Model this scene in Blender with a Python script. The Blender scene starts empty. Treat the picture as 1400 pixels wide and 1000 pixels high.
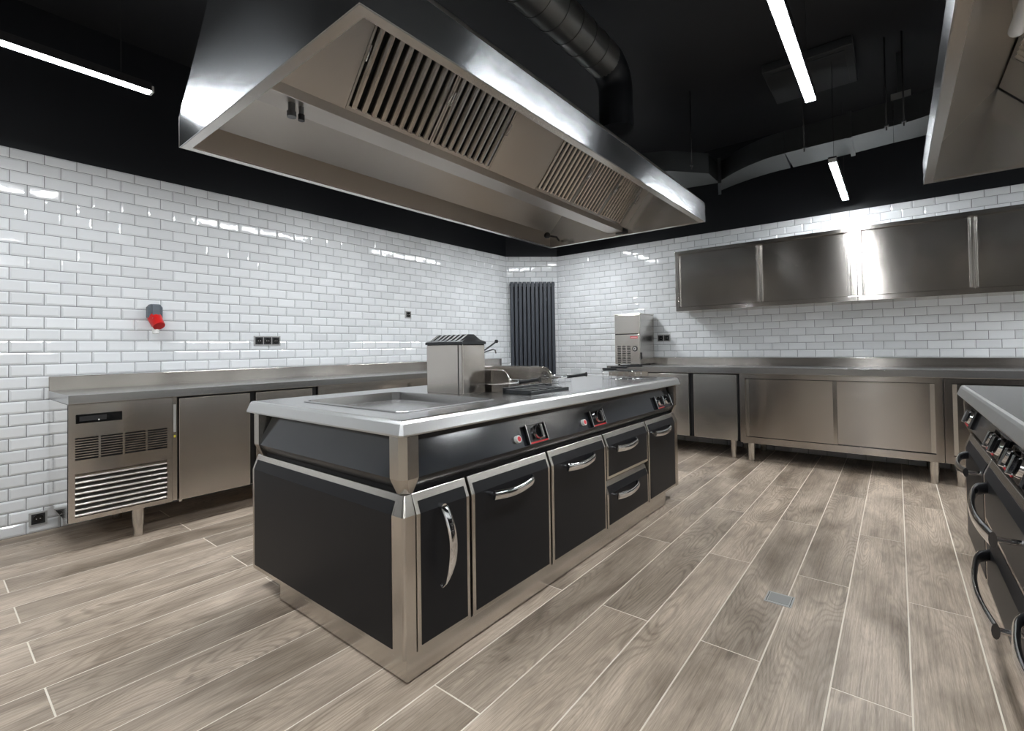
import bpy, bmesh, math, random
from mathutils import Vector, Matrix
random.seed(7)
SC = bpy.context.scene
COL = SC.collection
PI = math.pi

# ------------------------------------------------------------------ camera, world, exposure
cam = bpy.data.cameras.new('camera')
cam.sensor_fit = 'HORIZONTAL'; cam.sensor_width = 36.0
cam.lens = 652.7313 / 1400 * 36
cam.shift_x = 0.0
cam.shift_y = -(500 - 465.2215) / 1400
cam.clip_start = 0.02; cam.clip_end = 60
camo = bpy.data.objects.new('camera', cam); COL.objects.link(camo)
Rv = Vector((0.62678276, -0.77905721, -0.01460238)); Uv = Vector((-0.00436004, -0.02224667, 0.999743)); Fv = Vector((0.77918185, 0.62655802, 0.01734055))
CAMH = 1.1329
m = Matrix.Identity(4)
for i in range(3):
    m[i][0] = Rv[i]; m[i][1] = Uv[i]; m[i][2] = -Fv[i]
m[2][3] = CAMH
camo.matrix_world = m
SC.camera = camo
w = bpy.data.worlds.new('world'); SC.world = w; w.use_nodes = True
w.node_tree.nodes['Background'].inputs[0].default_value = (0.5, 0.55, 0.6, 1)
w.node_tree.nodes['Background'].inputs[1].default_value = 0.0
SC.view_settings.view_transform = 'Standard'; SC.view_settings.look = 'None'
SC.view_settings.exposure = 0.0; SC.view_settings.gamma = 1.0
SC.view_settings.use_curve_mapping = False
LAMP = 165.0            # radiance of the ceiling light bars

def pix(p):            # only used to find which tiles show largest
    d = Vector(p) - Vector((0, 0, CAMH)); k = d.dot(Fv)
    if k < 0.1: return None
    return 700.06 + 652.73 * d.dot(Rv) / k, 465.22 - 652.73 * d.dot(Uv) / k

# ------------------------------------------------------------------ materials
def srgb(r, g, b):
    f = lambda c: (c / 255 / 12.92) if c / 255 <= 0.04045 else ((c / 255 + 0.055) / 1.055) ** 2.4
    return (f(r), f(g), f(b), 1)
MATS = {}
def mat(name, col, rough=0.5, metal=0.0, spec=0.5, coat=0.0, aniso=0.0, arot=0.0, emit=None, es=0):
    M = bpy.data.materials.new(name); M.use_nodes = True
    nt = M.node_tree; b = nt.nodes['Principled BSDF']
    b.inputs['Base Color'].default_value = col
    b.inputs['Roughness'].default_value = rough
    b.inputs['Metallic'].default_value = metal
    b.inputs['Specular IOR Level'].default_value = spec
    b.inputs['Coat Weight'].default_value = coat
    if aniso:
        b.inputs['Anisotropic'].default_value = aniso
        b.inputs['Anisotropic Rotation'].default_value = arot
        t = nt.nodes.new('ShaderNodeTangent'); t.direction_type = 'RADIAL'; t.axis = 'Z'
        nt.links.new(t.outputs[0], b.inputs['Tangent'])
    if emit:
        b.inputs['Emission Color'].default_value = emit; b.inputs['Emission Strength'].default_value = es
    MATS[name] = M
    return M
def N(M, t): return M.node_tree.nodes.new(t)
def LK(M, a, b): M.node_tree.links.new(a, b)
def BS(M): return M.node_tree.nodes['Principled BSDF']

AR = 0.25
def steel(name, col, rough, aniso=0.0, arot=0.0, wav=0.0, brush=(1, 1, 120), bs=0.03, wscale=2.5):
    M = mat(name, col, rough, 1.0, aniso=aniso, arot=arot)
    if bs == 0.0: return M
    tc = N(M, 'ShaderNodeTexCoord'); mp = N(M, 'ShaderNodeMapping'); mp.inputs['Scale'].default_value = brush
    LK(M, tc.outputs['Object'], mp.inputs[0])
    nz = N(M, 'ShaderNodeTexNoise'); nz.inputs['Scale'].default_value = 6; nz.inputs['Detail'].default_value = 3
    LK(M, mp.outputs[0], nz.inputs[0])
    mr = N(M, 'ShaderNodeMapRange'); mr.inputs['To Min'].default_value = rough * 0.8; mr.inputs['To Max'].default_value = rough * 1.2
    LK(M, nz.outputs[0], mr.inputs[0]); LK(M, mr.outputs[0], BS(M).inputs['Roughness'])
    bp = N(M, 'ShaderNodeBump'); bp.inputs['Strength'].default_value = bs; bp.inputs['Distance'].default_value = 0.002
    LK(M, nz.outputs[0], bp.inputs['Height'])
    last = bp
    if wav:
        n2 = N(M, 'ShaderNodeTexNoise'); n2.inputs['Scale'].default_value = wscale; n2.inputs['Detail'].default_value = 1
        LK(M, tc.outputs['Object'], n2.inputs[0])
        b2 = N(M, 'ShaderNodeBump'); b2.inputs['Strength'].default_value = wav; b2.inputs['Distance'].default_value = 0.02
        LK(M, n2.outputs[0], b2.inputs['Height']); LK(M, bp.outputs[0], b2.inputs['Normal']); last = b2
    LK(M, last.outputs[0], BS(M).inputs['Normal'])
    return M

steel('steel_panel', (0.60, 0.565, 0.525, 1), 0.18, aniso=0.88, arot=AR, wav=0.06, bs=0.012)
steel('steel_panel_dim', (0.49, 0.455, 0.42, 1), 0.18, aniso=0.88, arot=AR, wav=0.06, bs=0.012)  # darkened copy of steel_panel, a dimmer floor reflection put into the colour
steel('steel_door_wavy', (0.60, 0.58, 0.55, 1), 0.22, aniso=0.6, arot=AR, wav=0.15, wscale=4)
steel('steel_top', (0.47, 0.465, 0.46, 1), 0.24, brush=(3, 260, 260), bs=0.0)
steel('steel_satin', (0.60, 0.565, 0.52, 1), 0.24, brush=(2, 2, 260), bs=0.0)
steel('steel_worn', (0.62, 0.62, 0.615, 1), 0.32, brush=(5, 5, 5), bs=0.02)
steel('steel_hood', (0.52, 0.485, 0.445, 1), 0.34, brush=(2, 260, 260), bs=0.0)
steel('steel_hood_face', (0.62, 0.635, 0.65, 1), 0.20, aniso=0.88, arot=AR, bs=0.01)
steel('steel_mirror', (0.80, 0.79, 0.77, 1), 0.08, bs=0.005)
steel('galvanised', (0.15, 0.158, 0.162, 1), 0.38, brush=(3, 3, 3), bs=0.0)
mat('chrome', (0.75, 0.75, 0.76, 1), 0.07, 1.0)
mat('charcoal', srgb(29, 29, 31), 0.42, 0.0, 0.2)
mat('charcoal_gloss', srgb(38, 39, 42), 0.22, 0.0, 0.5)
mat('fascia_grey', srgb(34, 36, 40), 0.14, 0.0, 0.6)
mat('black_gloss', srgb(14, 14, 15), 0.12)
mat('black_plastic', srgb(24, 24, 26), 0.45)
mat('black_void', srgb(10, 10, 10), 0.8)
mat('ceiling_black', srgb(27, 28, 31), 0.55, 0.0, 0.3)
mat('wall_black', srgb(18, 20, 24), 0.5, 0.0, 0.3)
mat('duct_dark', srgb(98, 98, 96), 0.38, 0.7, 0.5)
mat('dark_paint', srgb(92, 90, 88), 0.6)
mat('white_plaster', srgb(214, 214, 212), 0.6)
mat('grout_wall', srgb(112, 114, 116), 0.85)
mat('socket_frame', srgb(168, 168, 166), 0.4)
mat('radiator_grey', srgb(58, 62, 70), 0.5)
mat('plug_grey', srgb(96, 104, 112), 0.45)
mat('plug_red', srgb(200, 22, 20), 0.35)
mat('plug_white', srgb(225, 225, 222), 0.5)
mat('knob_red', srgb(190, 40, 45), 0.4)
mat('label_red', srgb(205, 50, 60), 0.4)
mat('cast_iron', srgb(48, 50, 52), 0.5, 0.2)
mat('lamp_white', srgb(205, 205, 205), 0.4)
mat('lamp_on', (1, 1, 1, 1), 0.5, emit=(0.93, 0.97, 1.0, 1), es=LAMP)
mat('sticker_yellow', srgb(200, 190, 40), 0.5)

# glazed white tile: slight tone change from tile to tile
T = mat('tile_white', srgb(226, 228, 230), 0.07, 0.0, 0.5)
oi = N(T, 'ShaderNodeObjectInfo'); gm = N(T, 'ShaderNodeNewGeometry')
ad = N(T, 'ShaderNodeMath'); ad.operation = 'ADD'; LK(T, oi.outputs['Random'], ad.inputs[0]); LK(T, gm.outputs['Random Per Island'], ad.inputs[1])
fr = N(T, 'ShaderNodeMath'); fr.operation = 'FRACT'; LK(T, ad.outputs[0], fr.inputs[0])
cr = N(T, 'ShaderNodeValToRGB'); cr.color_ramp.elements[0].color = srgb(218, 220, 222); cr.color_ramp.elements[1].color = srgb(232, 234, 236)
LK(T, fr.outputs[0], cr.inputs[0]); LK(T, cr.outputs[0], BS(T).inputs['Base Color'])
tcz = N(T, 'ShaderNodeTexCoord'); nzt = N(T, 'ShaderNodeTexNoise'); nzt.inputs['Scale'].default_value = 14; nzt.inputs['Detail'].default_value = 1
gp = N(T, 'ShaderNodeNewGeometry'); LK(T, gp.outputs['Position'], nzt.inputs[0])
bpt = N(T, 'ShaderNodeBump'); bpt.inputs['Strength'].default_value = 0.10; bpt.inputs['Distance'].default_value = 0.01
LK(T, nzt.outputs[0], bpt.inputs['Height']); LK(T, bpt.outputs[0], BS(T).inputs['Normal'])

# wood-look porcelain plank
P = mat('wood_plank', srgb(160, 146, 132), 0.42, 0.0, 0.4)
oi = N(P, 'ShaderNodeObjectInfo'); tc = N(P, 'ShaderNodeTexCoord')
rm = N(P, 'ShaderNodeMath'); rm.operation = 'MULTIPLY'; rm.inputs[1].default_value = 57.0; LK(P, oi.outputs['Random'], rm.inputs[0])
cmb = N(P, 'ShaderNodeCombineXYZ'); LK(P, rm.outputs[0], cmb.inputs[0]); LK(P, rm.outputs[0], cmb.inputs[1]); LK(P, rm.outputs[0], cmb.inputs[2])
va = N(P, 'ShaderNodeVectorMath'); va.operation = 'ADD'; LK(P, tc.outputs['Object'], va.inputs[0]); LK(P, cmb.outputs[0], va.inputs[1])
def mapped(sx, sy, sz=1):
    mp = N(P, 'ShaderNodeMapping'); mp.inputs['Scale'].default_value = (sx, sy, sz); LK(P, va.outputs[0], mp.inputs[0]); return mp
def noise(mp, scale, det=4, dist=0.0, rough=0.55):
    n = N(P, 'ShaderNodeTexNoise'); n.inputs['Scale'].default_value = scale; n.inputs['Detail'].default_value = det
    n.inputs['Distortion'].default_value = dist; n.inputs['Roughness'].default_value = rough
    LK(P, mp.outputs[0], n.inputs[0]); return n
# growth-ring figure: contour lines of a stretched smooth noise field
fld = noise(mapped(0.75, 5.0), 1.15, 1.2, 0.25)
mul = N(P, 'ShaderNodeMath'); mul.operation = 'MULTIPLY'; mul.inputs[1].default_value = 210.0; LK(P, fld.outputs[0], mul.inputs[0])
sn = N(P, 'ShaderNodeMath'); sn.operation = 'SINE'; LK(P, mul.outputs[0], sn.inputs[0])
ring = N(P, 'ShaderNodeMapRange'); ring.inputs['From Min'].default_value = -1; ring.inputs['From Max'].default_value = 1; LK(P, sn.outputs[0], ring.inputs[0])
streak = noise(mapped(0.8, 46), 3.0, 6, 0.5, 0.74)
patch = noise(mapped(1.1, 3.2), 1.7, 3, 0.5)
fine = noise(mapped(8, 150), 3.0, 3)
crA = N(P, 'ShaderNodeValToRGB'); e = crA.color_ramp.elements
e[0].position = 0.28; e[0].color = srgb(132, 117, 102); e[1].position = 0.70; e[1].color = srgb(205, 188, 170)
LK(P, patch.outputs[0], crA.inputs[0])
def mixc(a, b, fac, mode='MULTIPLY'):
    mx = N(P, 'ShaderNodeMix'); mx.data_type = 'RGBA'; mx.blend_type = mode
    if isinstance(fac, float): mx.inputs[0].default_value = fac
    else: LK(P, fac, mx.inputs[0])
    LK(P, a, mx.inputs[6]); LK(P, b, mx.inputs[7]); return mx.outputs[2]
def ramp(src, p0, c0, p1, c1):
    r = N(P, 'ShaderNodeValToRGB'); el = r.color_ramp.elements
    el[0].position = p0; el[0].color = c0; el[1].position = p1; el[1].color = c1; LK(P, src, r.inputs[0]); return r.outputs[0]
rf = noise(mapped(0.8, 2.5), 1.3, 1)
rfm = N(P, 'ShaderNodeMapRange'); rfm.inputs['From Min'].default_value = 0.38; rfm.inputs['From Max'].default_value = 0.62; rfm.inputs['To Min'].default_value = 0.12; rfm.inputs['To Max'].default_value = 0.75
LK(P, rf.outputs[0], rfm.inputs[0]); ringfac = rfm.outputs[0]
c = mixc(crA.outputs[0], ramp(ring.outputs[0], 0.0, (0.68, 0.66, 0.64, 1), 0.55, (1.05, 1.05, 1.05, 1)), ringfac)
c = mixc(c, ramp(streak.outputs[0], 0.32, (0.45, 0.43, 0.41, 1), 0.58, (1.08, 1.08, 1.08, 1)), 0.65)
c = mixc(c, ramp(fine.outputs[0], 0.35, (0.82, 0.81, 0.80, 1), 0.6, (1.04, 1.04, 1.04, 1)), 0.8)
knot = noise(mapped(2.2, 5.0), 1.9, 2, 0.8)
c = mixc(c, ramp(knot.outputs[0], 0.66, (1, 1, 1, 1), 0.80, (0.45, 0.44, 0.43, 1)), 0.8)
tone = N(P, 'ShaderNodeMapRange'); tone.inputs['To Min'].default_value = 0.84; tone.inputs['To Max'].default_value = 1.12; LK(P, oi.outputs['Random'], tone.inputs[0])
tcmb = N(P, 'ShaderNodeCombineColor'); [LK(P, tone.outputs[0], tcmb.inputs[i]) for i in range(3)]
c = mixc(c, tcmb.outputs[0], 1.0)
LK(P, c, BS(P).inputs['Base Color'])
bpp = N(P, 'ShaderNodeBump'); bpp.inputs['Strength'].default_value = 0.12; bpp.inputs['Distance'].default_value = 0.003
LK(P, streak.outputs[0], bpp.inputs['Height']); LK(P, bpp.outputs[0], BS(P).inputs['Normal'])
mat('drain_steel', srgb(150, 150, 148), 0.5, 0.4)
mat('grout_floor', srgb(228, 218, 204), 0.8)

# ------------------------------------------------------------------ mesh helpers
class MB:
    def __init__(s): s.v = []; s.f = []; s.smooth = []; s.mi = []
    def add(s, vs, fs, smooth=False, mi=0):
        o = len(s.v); s.v += [tuple(p) for p in vs]
        for f in fs: s.f.append([o + i for i in f]); s.smooth.append(smooth); s.mi.append(mi)
        return s
    def box(s, x0, x1, y0, y1, z0, z1, mi=0):
        x0, x1 = sorted((x0, x1)); y0, y1 = sorted((y0, y1)); z0, z1 = sorted((z0, z1))
        return s.add([(x0,y0,z0),(x1,y0,z0),(x1,y1,z0),(x0,y1,z0),(x0,y0,z1),(x1,y0,z1),(x1,y1,z1),(x0,y1,z1)],
                     [(3,2,1,0),(4,5,6,7),(0,1,5,4),(1,2,6,5),(2,3,7,6),(3,0,4,7)], mi=mi)
    def prism(s, poly, axis, a0, a1, mi=0, smooth=False):
        # poly: 2d points in the other two axes (in xyz order), extruded along axis
        n = len(poly)
        def P3(p, a):
            return {'x': (a, p[0], p[1]), 'y': (p[0], a, p[1]), 'z': (p[0], p[1], a)}[axis]
        vs = [P3(p, a0) for p in poly] + [P3(p, a1) for p in poly]
        s.add(vs, [tuple(range(n - 1, -1, -1)), tuple(range(n, 2 * n))], mi=mi)
        o = len(s.v) - 2 * n
        for i in range(n):
            j = (i + 1) % n; s.f.append([o + i, o + j, o + n + j, o + n + i]); s.smooth.append(smooth); s.mi.append(mi)
        return s
    def loops(s, L, cap0=False, cap1=False, mi=0, smooth=False):
        n = len(L[0]); vs = [p for l in L for p in l]; fs = []
        for k in range(len(L) - 1):
            for i in range(n):
                j = (i + 1) % n; fs.append((k*n+i, k*n+j, (k+1)*n+j, (k+1)*n+i))
        s.add(vs, fs, smooth, mi)
        o = len(s.v) - len(vs)
        if cap0: s.f.append([o + i for i in range(n - 1, -1, -1)]); s.smooth.append(False); s.mi.append(mi)
        if cap1: s.f.append([o + (len(L)-1)*n + i for i in range(n)]); s.smooth.append(False); s.mi.append(mi)
        return s
    def cyl(s, p0, p1, r0, r1=None, n=16, mi=0, cap=True):
        r1 = r0 if r1 is None else r1
        a = Vector(p0); b = Vector(p1); d = (b - a).normalized()
        u = d.orthogonal().normalized(); v = d.cross(u)
        ring = lambda c, r: [tuple(c + u * r * math.cos(2*PI*i/n) + v * r * math.sin(2*PI*i/n)) for i in range(n)]
        return s.loops([ring(a, r0), ring(b, r1)], cap, cap, mi, True)
    def sweep(s, pts, sizes, ref, n=10, mi=0):
        # elliptical section: sizes = (half width along ref, half thickness across)
        L = []; pts = [Vector(p) for p in pts]; ref = Vector(ref)
        for i, p in enumerate(pts):
            t = (pts[min(i+1, len(pts)-1)] - pts[max(i-1, 0)]).normalized()
            a = (ref - t * ref.dot(t)).normalized(); b = t.cross(a)
            sa, sb = sizes[i] if isinstance(sizes, list) else sizes
            L.append([tuple(p + a * sa * math.cos(2*PI*k/n) + b * sb * math.sin(2*PI*k/n)) for k in range(n)])
        return s.loops(L, True, True, mi, True)
    def tube(s, pts, r, n=8, mi=0):
        t = Vector(pts[1]) - Vector(pts[0])
        ref = Vector((0, 0, 1)) if abs(t.normalized().z) < 0.9 else Vector((1, 0, 0))
        return s.sweep(pts, (r, r), ref, n, mi)
    def sphere(s, c, r, n=12, mi=0):
        c = Vector(c); L = []
        for k in range(1, n // 2):
            a = PI * k / (n // 2)
            L.append([tuple(c + Vector((r*math.sin(a)*math.cos(2*PI*i/n), r*math.sin(a)*math.sin(2*PI*i/n), r*math.cos(a)))) for i in range(n)])
        return s.loops(L, True, True, mi, True)
    def build(s, name, mats, parent=None, off=None, bevel=0.0, seg=2):
        me = bpy.data.meshes.new(name)
        o = Vector(off) if off else Vector((0, 0, 0))
        me.from_pydata([tuple(Vector(p) - o) for p in s.v], [], s.f)
        mats = [mats] if isinstance(mats, str) else mats
        for q in mats: me.materials.append(MATS[q])
        me.polygons.foreach_set('use_smooth', s.smooth); me.polygons.foreach_set('material_index', s.mi)
        bm = bmesh.new(); bm.from_mesh(me); bmesh.ops.recalc_face_normals(bm, faces=bm.faces)
        for ed in bm.edges:
            if len(ed.link_faces) == 2 and ed.calc_face_angle(0) > 0.7: ed.smooth = False
        bm.to_mesh(me); bm.free()
        ob = bpy.data.objects.new(name, me); COL.objects.link(ob)
        if parent: ob.parent = parent
        if off and not parent: ob.location = off
        if bevel:
            b = ob.modifiers.new('bevel', 'BEVEL'); b.width = bevel; b.segments = seg; b.limit_method = 'ANGLE'; b.angle_limit = math.radians(40)
            b.harden_normals = False
        return ob

def tag(o, label, cat, group=None):
    o['label'] = label; o['category'] = cat
    if group: o['group'] = group
    return o
def thing(name, label, cat, loc=(0, 0, 0), rotz=0.0, group=None):
    o = bpy.data.objects.new(name, None); COL.objects.link(o); o.empty_display_size = 0.1
    o.location = loc; o.rotation_euler = (0, 0, rotz)
    return tag(o, label, cat, group)
def struct(o): o['kind'] = 'structure'; return o
def clone(o, parent=None):
    c = o.copy(); COL.objects.link(c); c.parent = parent
    for ch in list(o.children): clone(ch, c)
    return c
def box(name, m, parent, x0, x1, y0, y1, z0, z1, bevel=0.0):
    return MB().box(x0, x1, y0, y1, z0, z1).build(name, m, parent, bevel=bevel)

# ------------------------------------------------------------------ room constants (metres)
YL = 4.3138; XB = 5.7547; XC, YC = 5.2523, 3.7773
ZT = 2.4427; ZC = 3.40; XN = -3.4; YR = -3.3
TP, TR = 0.1582, 0.0767          # tile length and row pitch

# floor with planks
floor = struct(MB().box(XN, XB, YR, YL, -0.06, -0.0008).build('floor', 'grout_floor'))
PW = 0.2091; PLN = 1.615; G = 0.0026
plank_meshes = {}
def plank(x0, x1, y0, y1):
    key = (round(x1 - x0, 3), round(y1 - y0, 3))
    if key not in plank_meshes:
        hx, hy = (x1 - x0) / 2, (y1 - y0) / 2; b = 0.0008
        mb = MB()
        mb.loops([[(-hx,-hy,-0.006),(hx,-hy,-0.006),(hx,hy,-0.006),(-hx,hy,-0.006)],
                  [(-hx,-hy,-b),(hx,-hy,-b),(hx,hy,-b),(-hx,hy,-b)],
                  [(-hx+b,-hy+b,0),(hx-b,-hy+b,0),(hx-b,hy-b,0),(-hx+b,hy-b,0)]], True, True)
        o = mb.build('plank', 'wood_plank'); plank_meshes[key] = o.data
    else:
        o = bpy.data.objects.new('plank', plank_meshes[key]); COL.objects.link(o)
    o.location = ((x0 + x1) / 2, (y0 + y1) / 2, 0); o.parent = floor
for k in range(-18, 16):
    ya = 0.6125 - k * PW; yb = ya - PW
    ya = min(ya, YL); yb = max(yb, YR)
    if ya - yb < 0.02 or yb < -2.4: continue
    x = (0.275 if k % 2 == 0 else 1.098) - 2 * PLN
    while x < XB:
        a, b = max(x, -1.6), min(x + PLN, XB)
        if b - a > 0.03: plank(a + G, b - G, yb + G, ya - G)
        x += PLN

# walls: black paint above, grout backing below, tiles proud of it
def tile_mesh(hl, hh, bev=0.011, h=0.0070):
    mb = MB(); bx = min(bev, hl * 0.6)
    mb.loops([[(-hl,-hh,0),(hl,-hh,0),(hl,hh,0),(-hl,hh,0)],
              [(-hl,-hh,h*0.35),(hl,-hh,h*0.35),(hl,hh,h*0.35),(-hl,hh,h*0.35)],
              [(-hl+bx,-hh+bev,h),(hl-bx,-hh+bev,h),(hl-bx,hh-bev,h),(-hl+bx,hh-bev,h)]], False, True)
    return mb
def wall_tiles(wall, org, tdir, nrm, s0, s1, phase, skip, limit=300):
    """tiles over a wall from s0 to s1 along tdir, rows from the floor up"""
    t = Vector(tdir); n = Vector(nrm); up = Vector((0, 0, 1)); org = Vector(org)
    g = 0.0017; items = []
    nrow = int(math.ceil(ZT / TR))
    for r in range(nrow):
        z0, z1 = r * TR, min((r + 1) * TR, ZT)
        if z1 - z0 < 0.02: continue
        ph = phase + (0 if r % 2 else TP / 2)
        k0 = math.floor((s0 - ph) / TP) - 1
        s = ph + k0 * TP
        while s < s1:
            a, b = max(s, s0), min(s + TP, s1)
            if b - a > 0.012:
                cpos = org + t * ((a + b) / 2) + up * ((z0 + z1) / 2)
                q = [pix(cpos + t * d * (b - a) / 2) for d in (-1, 1)] + [pix(cpos + up * d * (z1 - z0) / 2) for d in (-1, 1)]
                area = 0
                if all(q) and -5 < pix(cpos)[0] < 1405 and -5 < pix(cpos)[1] < 1005 and not skip((a + b) / 2, (z0 + z1) / 2):
                    area = abs(q[1][0] - q[0][0]) * abs(q[3][1] - q[2][1])
                items.append((area, cpos, (b - a) / 2 - g, (z1 - z0) / 2 - g))
            s += TP
    items.sort(key=lambda i: -i[0])
    rot = Matrix((t, up, n)).transposed().to_4x4()
    if rot.determinant() < 0: raise ValueError('tile frame')
    cache = {}; stuff = MB()
    for k, (area, cp, hl, hh) in enumerate(items):
        tilt = Matrix.Rotation(random.uniform(-0.004, 0.004), 4, 'X') @ Matrix.Rotation(random.uniform(-0.004, 0.004), 4, 'Y')
        mw = Matrix.Translation(cp) @ rot @ tilt
        if k < limit and area > 0:
            key = (round(hl, 3), round(hh, 3))
            if key not in cache:
                o = tile_mesh(hl, hh).build('tile', 'tile_white'); cache[key] = o.data
            else:
                o = bpy.data.objects.new('tile', cache[key]); COL.objects.link(o)
            o.parent = wall; o.matrix_world = mw
            o.matrix_local = wall.matrix_local.inverted() @ mw
        else:
            tm = tile_mesh(hl, hh)
            stuff.add([tuple(mw @ Vector(p)) for p in tm.v], tm.f)
    o = stuff.build('tiles', 'tile_white', wall); o['kind'] = 'stuff'

def wall(name, poly_xy, low='grout_wall'):
    """thick wall slab from plan polygon: lower band grout, upper band black paint"""
    mb = MB(); mb.prism(poly_xy, 'z', -0.06, ZT, 0); mb.prism(poly_xy, 'z', ZT, ZC, 1)
    return struct(mb.build(name, [low, 'wall_black']))
TH = 0.12
wl = wall('wall_left', [(XN - TH, YL), (XC, YL), (XC + 0.06, YL + TH), (XN - TH, YL + TH)])
wall_tiles(wl, (0, YL, 0), (1, 0, 0), (0, -1, 0), -1.2, XC, 0.0364, lambda s, z: (0.58 < s < 5.05 and z < 0.99))
d = Vector((XB - XC, YC - YL, 0)); dl = d.length; d.normalize(); nrm = Vector((-0.72992318, -0.68352918, 0))
# the short wall across the corner
ext = 0.12
wc = wall('wall_corner', [(XC, YL), (XB, YC), (XB + ext, YC + 0.02), (XC + 0.06, YL + ext)])
wall_tiles(wc, (XC, YL, 0), d, nrm, 0.0, dl, 0.03, lambda s, z: (z < 2.08 and 0.03 < s < 0.69), 120)
wb = wall('wall_back', [(XB, YR - TH), (XB + TH, YR - TH), (XB + TH, YC + 0.02), (XB, YC)])
wall_tiles(wb, (XB, 0, 0), (0, -1, 0), (-1, 0, 0), -YC, 2.2, -0.013, lambda s, z: (s > -2.65 and z < 0.99) or (s > -1.95 and 1.50 < z < 2.2))
wall('wall_right', [(XN, YR), (XB, YR), (XB, YR - TH), (XN, YR - TH)], 'white_plaster')
wall('wall_near', [(XN, YR), (XN, YL), (XN - TH, YL), (XN - TH, YR)], 'dark_paint')
struct(MB().box(XN - TH, XB + TH, YR - TH, YL + TH, ZC, ZC + 0.1).build('ceiling', 'ceiling_black'))

# ------------------------------------------------------------------ ceiling light bars
def light_bar(loc, label):
    t = thing('light_bar', label, 'lamp', loc, 0, 'linear light bars under the black ceiling')
    L = 1.21
    hw = 0.023
    MB().box(0, L, -hw, hw, 0.0, 0.012).build('diffuser', 'lamp_on', t)
    hs = MB().box(-0.002, L + 0.002, -hw - 0.004, hw + 0.004, 0.0125, 0.045)
    for sg in (-1, 1): hs.box(-0.002, L + 0.002, sg * (hw + 0.0005), sg * (hw + 0.004), 0.003, 0.0125)
    hs.build('housing', 'black_plastic', t)
    for e_ in (-0.012, L + 0.0005): MB().box(e_, e_ + 0.0115, -hw - 0.002, hw + 0.002, -0.001, 0.03).build('end_cap', 'lamp_white', t)
    for e_ in (0.12, L - 0.12): MB().cyl((e_, 0, 0.05), (e_, 0, ZC - loc[2]), 0.0012, n=6).build('suspension_wire', 'black_plastic', t)
    return t
ZL = 2.50
light_bar((-0.455, 3.02, ZL), 'long glowing light bar at upper left above the red wall socket')
light_bar((1.93, 0.344, ZL), 'glowing light bar at top right between the two steel hoods')
light_bar((4.32, 0.344, ZL), 'short-looking glowing light bar near the wall cabinets beyond the square duct')
for x_, y_, lb in ((1.75, 3.02, 'glowing light bar hidden behind the middle of the large hood'),
                   (3.95, 3.02, 'glowing light bar hidden behind the far end of the large hood'),
                   (-0.455, 0.344, 'added unseen light bar overhead just above the camera position'),  # this bar and those below: unseen, added as fill light for the room
                   (-0.455, -2.05, 'added unseen light bar at the near end beyond the right hood'),
                   (-2.84, 0.344, 'added unseen light bar far behind the camera in the middle row'),
                   (-2.84, 3.02, 'added unseen light bar far behind the camera in the left row'),
                   (1.10, -2.05, 'added unseen light bar over the aisle beyond the near part of the right hood'),
                   (2.65, -2.05, 'added unseen light bar over the aisle beyond the far part of the right hood'),
                   (4.15, -2.05, 'added unseen light bar at the far end beyond the right hood')):
    light_bar((x_, y_, ZL), lb)

# ------------------------------------------------------------------ cooking blocks (island and range)
def chrome_handle(name, parent, x0, x1, z, y, bulge=0.042, hh=0.019, taper=False, mirror=False):
    n = 18; pts = []; sz = []
    for i in range(n + 1):
        t = i / n; q = 1 - t if mirror else t
        o_ = 0.80 + 0.20 * math.sin(PI * min(1, q / 0.75)) if q < 0.62 else math.sqrt(max(0.0, 1 - ((q - 0.62) / 0.38) ** 2.2)) * (0.80 + 0.20 * math.sin(PI * min(1, q / 0.75)))
        pts.append((x0 + (x1 - x0) * t, y - 0.002 - bulge * o_, z - 0.010 * math.sin(PI * t)))
        sz.append((hh, 0.0055 + 0.2 * hh))
    mb = MB().sweep(pts, sz, (0, 0, 1), 12)
    e0 = n if mirror else 0; sg = -1 if mirror else 1
    mb.cyl((pts[e0][0] + sg * 0.012, y + 0.004, pts[e0][2]), (pts[e0][0] + sg * 0.012, pts[e0][1] + 0.004, pts[e0][2]), 0.009, 0.009, 10)
    return mb.build(name, 'chrome', parent)
def vertical_handle(name, parent, x, z0, z1, y):
    n = 16; pts = []; sz = []
    for i in range(n + 1):
        t = i / n
        pts.append((x + 0.012 * math.sin(PI * t), y - 0.006 - 0.05 * math.sin(PI * (0.05 + 0.95 * t)) ** 0.6, z1 + (z0 - z1) * t))
        k = 1.0 if t < 0.6 else max(0.12, 1 - ((t - 0.6) / 0.4) ** 1.6)
        sz.append((0.019 * k, 0.007 * (0.5 + 0.5 * k)))
    mb = MB().sweep(pts, sz, (1, 0, 0), 10)
    mb.cyl((x, y + 0.004, z1), pts[0], 0.012, 0.013, 10); mb.cyl((x, y + 0.004, z0 + 0.012), pts[-1], 0.006, 0.004, 8)
    return mb.build(name, 'chrome', parent)

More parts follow.
